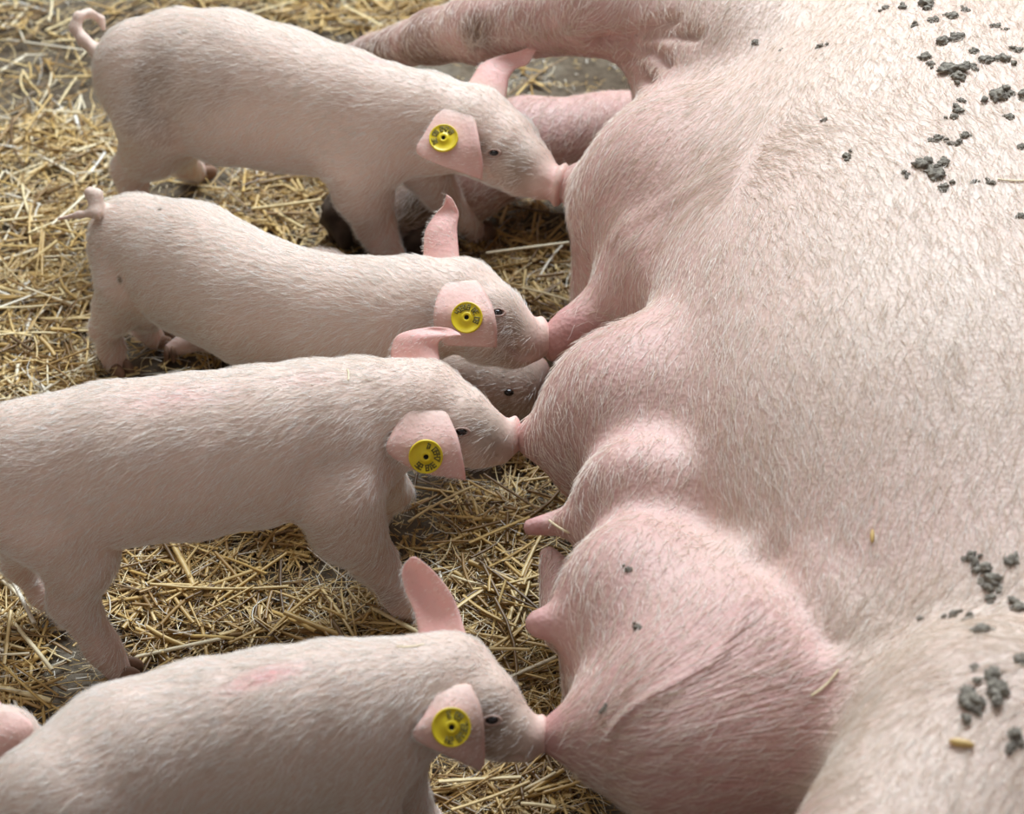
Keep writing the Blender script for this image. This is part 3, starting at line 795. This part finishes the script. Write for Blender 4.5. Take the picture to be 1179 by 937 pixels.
    r_ = pos - whorl; r_[:, 2] = 0; rl = np.linalg.norm(r_, axis=1)[:, None]
    base = np.array([-.35, -1., 0])[None]
    near_ = np.exp(-(rl/.30)**2)
    dirs = base + near_*.9*r_/(rl+1e-6)
    low = np.clip((P(900, 560, .38)[1] - pos[:, 1])/.10, 0, 1)[:, None]
    dirs = dirs*(1-low) + low*np.array([-1., -.25, -.2])[None]
    th = np.clip((P(966, 760, .38)[1] - pos[:, 1])/.03, 0, 1)[:, None] * (pos[:, 0:1] > .25)
    dirs = dirs*(1-th) + th*np.array([-.55, -.9, 0])[None]
    sw = np.array([[mnoise.noise(Vector(p*9)), mnoise.noise(Vector(p*9+7.)), 0] for p in pos])
    hair('coat', root, pos, nr, dirs + .3*sw, .018, .22, .00018, M['sowhair'], curl=.13, kind='stuff')
    return V, Qd, BVHTree.FromPolygons(V.tolist(), Qd.tolist())
def vertex_normals(V, Qd):
    n = np.cross(V[Qd[:, 2]]-V[Qd[:, 0]], V[Qd[:, 3]]-V[Qd[:, 1]])
    N = np.zeros_like(V)
    for i in range(4):
        for x in range(3): N[:, x] += np.bincount(Qd[:, i], n[:, x], len(V))
    return N/(np.linalg.norm(N, axis=1)[:, None]+1e-12)
SV, SQ, STREE = sow()

# ------------------------------------------------------------------ dried mud on the sow
def clod_mesh(seed, elong):
    r = np.random.default_rng(seed); f = Field([-.014]*3, [.014]*3, .0009)
    for _ in range(9):
        c = r.normal(0, .0036, 3)*np.array([elong, 1, .35]); f.ell(c, r.uniform(.0022, .0046, 3)*np.array([1.2, 1, .7]), .0012)
    V, Qd = f.mesh(1)
    V = V*(1 + .25*np.array([mnoise.noise(Vector(v*420)) for v in V])[:, None])
    return make_mesh('mud_clod', V, Qd, M['mud'])
CL = [clod_mesh(s, e) for s, e in ((1, 1.), (2, 1.5), (3, 1.), (4, 2.), (5, 1.3), (6, 1.))]
clods = [(1020,10,.7),(1040,9,.7),(1066,5,1.3),(1054,28,.6),(1076,22,.8),(1095,20,1.),(1110,12,.7),(1148,30,.6),(1158,34,.4),(1086,48,1.2),(1102,44,1.),(1062,66,1.),(1073,74,.7),(1092,82,1.5),(1104,90,1.1),(1116,76,.9),(1120,58,.7),(1134,68,1.1),(1158,68,1.2),(1172,58,.7),(1148,112,1.4),(1160,106,1.1),(1177,112,1.1),(1162,136,.7),(1098,136,.7),(1104,128,.8),(1080,160,.8),(1103,165,.7),(1114,157,.7),(871,48,.6),(945,53,.7),(950,138,.4),(975,180,.7),(1043,200,.6),(1066,192,1.3),(1076,204,1.3),(1086,215,.9),(1086,188,.9),(1122,209,.4),(1141,211,.6),(1176,168,.6),(1176,250,.6),(898,58,.3),(1106,116,.5),
         (1118,640,.7),(1131,655,1.1),(1137,668,1.2),(1162,644,.9),(1140,688,.8),(1174,700,1.),(1098,708,.7),(1117,710,.7),(1136,726,1.1),(1060,711,.4),(1143,780,1.1),(1147,795,1.3),(1120,812,1.5),(1170,850,1.1),(1176,757,.8),(1124,768,.5),(722,656,.5),(697,815,.5),(733,722,.5)]
big = {(871,48):'small dark mud fleck on the sow\'s shoulder, one nearest the foreleg', (945,53):'dark mud fleck on the sow\'s pale shoulder, right of the smallest fleck',
       (975,180):'single oval mud fleck alone on the middle of the sow\'s flank', (1120,812):'round grey mud clod on the sow\'s thigh, left of the tall double clod',
       (1147,795):'large lower half of the tall double mud clod on the sow\'s thigh', (1143,780):'upper half of the tall double mud clod on the sow\'s thigh',
       (1170,850):'mud clod on the sow\'s thigh at the right edge, near the grain',
       (950,138):'tiny mud speck between the two dark flecks on the sow\'s shoulder and flank', (1060,711):'tiny mud speck left of the clods above the sow\'s thigh',
       (722,656):'dark speck on the pink udder above the big bare teat', (697,815):'grey speck on the udder beside the nearest piglet\'s snout', (733,722):'small dark fleck on the udder right of the big bare teat'}
for i, (x, y, s) in enumerate(clods):
    loc, nr = cast(STREE, x, y)
    if loc is None: continue
    o = bpy.data.objects.new('mud_clod', CL[i % 6]); COL.objects.link(o)
    o.matrix_world = Matrix.Translation(Vector(loc + nr*.0014*s)) @ Vector(nr).to_track_quat('Z', 'Y').to_matrix().to_4x4() @ Matrix.Rotation(random.uniform(0, 6.28), 4, 'Z') @ Matrix.Diagonal((s*.82, s*.82, s*.75, 1))
    o['category'] = 'mud clod'
    if (x, y) in big: o['label'] = big[(x, y)]; o['group'] = 'single mud flecks and clods on the sow'
    elif y < 300: o['label'] = 'dried grey mud clod in the scatter on the sow\'s upper flank'; o['group'] = 'mud clods scattered over the sow\'s upper flank'
    else: o['label'] = 'dried grey mud clod in the sparse patch above the sow\'s thigh'; o['group'] = 'mud clods above the sow\'s thigh'

# ------------------------------------------------------------------ straw
def straw_mat():
    m, n, l, b = mat('straw')
    a = node(n, 'ShaderNodeAttribute', attribute_name='tone').outputs['Fac']
    c = ramp(n, l, a, [(0, (.13, .07, .025)), (.22, (.36, .205, .06)), (.5, (.66, .44, .15)), (.75, (.82, .66, .36)), (1, (.88, .84, .75))])
    co = n.new('ShaderNodeTexCoord').outputs['Object']
    t = node(n, 'ShaderNodeTexNoise', i_Scale=140., i_Detail=3.); l.new(co, t.inputs[0])
    c = mixc(n, l, .5, c, ramp(n, l, t.outputs[0], [(.3, (.55, .5, .42)), (.6, (1.05, 1.05, 1.05))]), 'MULTIPLY')
    l.new(c, b.inputs['Base Color']); b.inputs['Roughness'].default_value = .42; b.inputs['Specular IOR Level'].default_value = .5
    return m
M['straw'] = straw_mat()
def straws(specs):
    """specs: list of (start, direction, length, width, sag, tone)"""
    n = len(specs); K = 5; R = 5
    st = np.array([s[0] for s in specs]); d = np.array([s[1] for s in specs]); L = np.array([s[2] for s in specs])
    w = np.array([s[3] for s in specs]); bend = np.array([s[4] for s in specs]); tone = np.array([s[5] for s in specs])
    d /= np.linalg.norm(d, axis=1)[:, None]; sd = np.cross(d, [0, 0, 1.]); sd /= np.linalg.norm(sd, axis=1)[:, None]; up = np.cross(sd, d)
    V = np.zeros((n, K, R, 3))
    fl = rng.uniform(.35, .9, n)
    for i in range(K):
        t = i/(K-1)
        c = st + d*(L*t)[:, None] + sd*(bend*4*t*(1-t))[:, None]
        for j in range(R):
            a = 2*math.pi*j/R
            V[:, i, j] = c + sd*(w*.5*math.cos(a))[:, None] + up*(w*.5*fl*math.sin(a))[:, None]
    base = (np.arange(n)*K*R)[:, None, None, None]
    i = np.arange(K-1)[None, :, None, None]; j = np.arange(R)[None, None, :, None]
    q = np.concatenate([base+i*R+j, base+i*R+(j+1) % R, base+(i+1)*R+(j+1) % R, base+(i+1)*R+j], 3)[:, :, :, :].reshape(-1, 4)
    caps = []
    return V.reshape(-1, 3), q, np.repeat(tone, K*R)
beds = [(585,240,50,16,70,.006), # px, py, rx px, ry px, count, mound height
 (20,90,90,90,220,.01),(60,200,90,60,420,.018),(40,280,70,60,420,.02),(50,390,85,70,620,.03),(40,450,70,40,260,.02),(15,15,60,30,60,.006),
 (60,160,60,30,140,.01),(180,20,60,20,60,.01),(280,8,80,18,120,.01),(400,10,80,26,300,.02),(470,15,60,22,160,.015),
 (325,215,60,26,260,.018),(300,250,70,24,200,.015),(350,280,60,24,120,.01),(610,320,50,40,260,.014),(590,290,60,22,120,.01),(640,350,30,20,70,.01),(610,90,20,12,20,.004),
 (240,215,70,30,20,.004),(15,660,45,50,220,.016),(10,750,45,60,200,.014),(110,620,30,24,60,.01),
 (200,650,90,30,300,.018),(250,700,130,34,420,.022),(340,735,130,24,420,.022),(330,610,34,34,240,.012),(460,715,90,34,420,.024),(200,745,60,26,130,.012),
 (575,610,50,40,300,.02),(580,690,60,70,620,.03),(590,770,50,60,460,.028),(540,575,60,24,70,.008),(510,650,60,30,70,.01),
 (600,900,70,34,420,.02),(540,930,90,30,260,.016),(330,935,60,20,160,.015),(230,395,60,20,110,.008),(300,405,80,20,120,.01),(100,830,80,40,50,.006),
 (640,560,60,60,200,.02),(650,780,40,60,200,.02),(560,450,90,40,40,.006),(400,440,120,40,50,.006)]
sp = []
def tone_(dark=0.):
    u = random.random()*(1-dark)
    return random.uniform(.0, .3) if u < .24 else random.uniform(.35, .62) if u < .60 else random.uniform(.6, .85) if u < .85 else random.uniform(.85, 1)
for (x, y, rx, ry, c, h) in beds:
    for _ in range(int(c*(.62 if x < 130 else .5))):
        while True:
            u, v = random.uniform(-1, 1), random.uniform(-1, 1)
            if u*u+v*v < 1: break
        g = P(x+u*rx, y+v*ry, 0)
        z = random.random()**1.6*h*(1-(u*u+v*v)*.7)+.0015
        L = min(.13, random.lognormvariate(math.log(.042), .6)); a = random.uniform(0, math.pi*2)
        d = (math.cos(a), math.sin(a), random.gauss(0, .10))
        s0 = g - np.array(d)*L/2; s0[2] = max(.0015, z - d[2]*L/2)
        if s0[2] + d[2]*L < .0015: d = (d[0], d[1], (.0015 - s0[2])/L)
        sp.append((s0, d, L, random.uniform(.0016, .0040)*(1.5 if random.random() < .15 else 1), random.gauss(0, .03)*L, tone_(.45 if x > 130 else .08)))
for (x, y, rx, ry, c, h) in beds:      # fine torn fibres between the stems
    for _ in range(int(c*.6)):
        g = P(x+random.uniform(-1.1, 1.1)*rx, y+random.uniform(-1.1, 1.1)*ry, 0); a = random.uniform(0, 6.28); L = random.uniform(.02, .07)
        sp.append((np.array([g[0], g[1], .0015+random.random()*h*.7]), (math.cos(a), math.sin(a), 0), L, random.uniform(.0006, .0012), random.gauss(0, .12)*L, tone_()))
# chaff over the whole floor
for _ in range(9000):
    g = P(random.uniform(-80, 760), random.uniform(-60, 980), 0); L = random.uniform(.003, .013); a = random.uniform(0, 6.28)
    sp.append((np.array([g[0], g[1], random.uniform(.0005, .003)]), (math.cos(a), math.sin(a), 0), L, random.uniform(.0006, .0016), 0, tone_()))
V, q, tone = straws(sp)
link('straw_bedding', make_mesh('straw_bedding', V, q, M['straw'], dict(tone=tone)), label='loose golden straw bedding strewn over the concrete floor', category='straw', kind='stuff')
# single long stems on top
big_st = [(10,190,110,165),(10,560,60,530),(150,690,300,655),(330,640,250,690),(500,620,520,720),(545,560,470,600),(600,640,560,760),(520,660,560,680),(560,295,655,285),(600,330,655,345),(620,310,650,280),(540,625,610,600),
          (150,745,260,735),(0,690,60,770),(0,640,40,720),(290,215,350,260),(290,245,370,235),(20,410,80,480),(0,360,70,350),(60,110,30,150),(110,215,60,260),(505,900,600,898),(560,915,640,890),(520,935,610,905),(600,925,640,935),(0,480,60,440),(200,720,270,740),(430,700,500,740),(530,700,600,720),(560,800,640,760),(95,135,40,125),(180,45,215,20),(285,20,340,5),(395,5,440,30)]
for (x0, y0, x1, y1) in big_st:
    a = P(x0, y0, .02); b = P(x1, y1, .02); a[2] = .016+.012*random.random(); b[2] = .016+.012*random.random()
    if random.random() < .5: a[2] = .006
    L = np.linalg.norm(b-a)
    V, q, tone = straws([(a, b-a, L, random.uniform(.003, .0048), random.gauss(0, .02)*L, random.uniform(.5, .95))])
    mid = (a+b)/2
    o = link('loose_straw', make_mesh('loose_straw', V-mid, q, M['straw'], dict(tone=tone)), label='long pale straw stem lying loose on top of the bedding', category='straw stem', group='long straw stems on the bedding'); o.location = mid
def bit(name, tree, x, y, L, w, ang, label, mt='straw', cat='straw'):
    loc, nr = cast(tree, x, y)
    if loc is None: return
    t1 = np.cross(nr, upv); t1 /= np.linalg.norm(t1); t2 = np.cross(t1, nr); a = math.radians(ang)
    d = t1*-math.cos(a) + t2*math.sin(a)
    if mt == 'grain':
        s_ = np.cross(nr, d); me = lump_mesh(name, (L/2, w/2, w/2), M['grain'], rot=[d, s_, nr], seg=10)
        o = link(name, me, label=label, category=cat); o.location = loc + nr*w*.4
    else:
        V, q, tone = straws([(-d*L/2, d, L, w, L*.06, .8)])
        o = link(name, make_mesh(name, V, q, M['straw'], dict(tone=tone)), label=label, category=cat); o.location = loc + nr*w*.6
bit('grain', STREE, 1107, 858, .018, .006, -12, 'golden grain husk lying on the sow\'s thigh', 'grain', 'grain')
bit('grain', STREE, 1005, 618, .012, .0035, 100, 'pale seed stuck upright on the sow\'s flank', 'grain', 'grain')
bit('straw_piece', STREE, 645, 606, .022, .0025, -30, 'short straw piece stuck beside the pink bare teat')
bit('straw_piece', STREE, 1166, 208, .026, .002, -5, 'brown straw piece stuck near mud clods at the right edge')
bit('straw_piece', STREE, 950, 786, .030, .0018, 45, 'thin golden straw piece on the thigh beside the flank fold')
bit('straw_piece', TREES[3][0], 400, 432, .014, .0016, 75, 'tiny straw piece on the third piglet\'s shoulder')
bit('straw_piece', TREES[4][0], 472, 744, .024, .0016, 4, 'curved straw piece on the nearest piglet\'s neck')
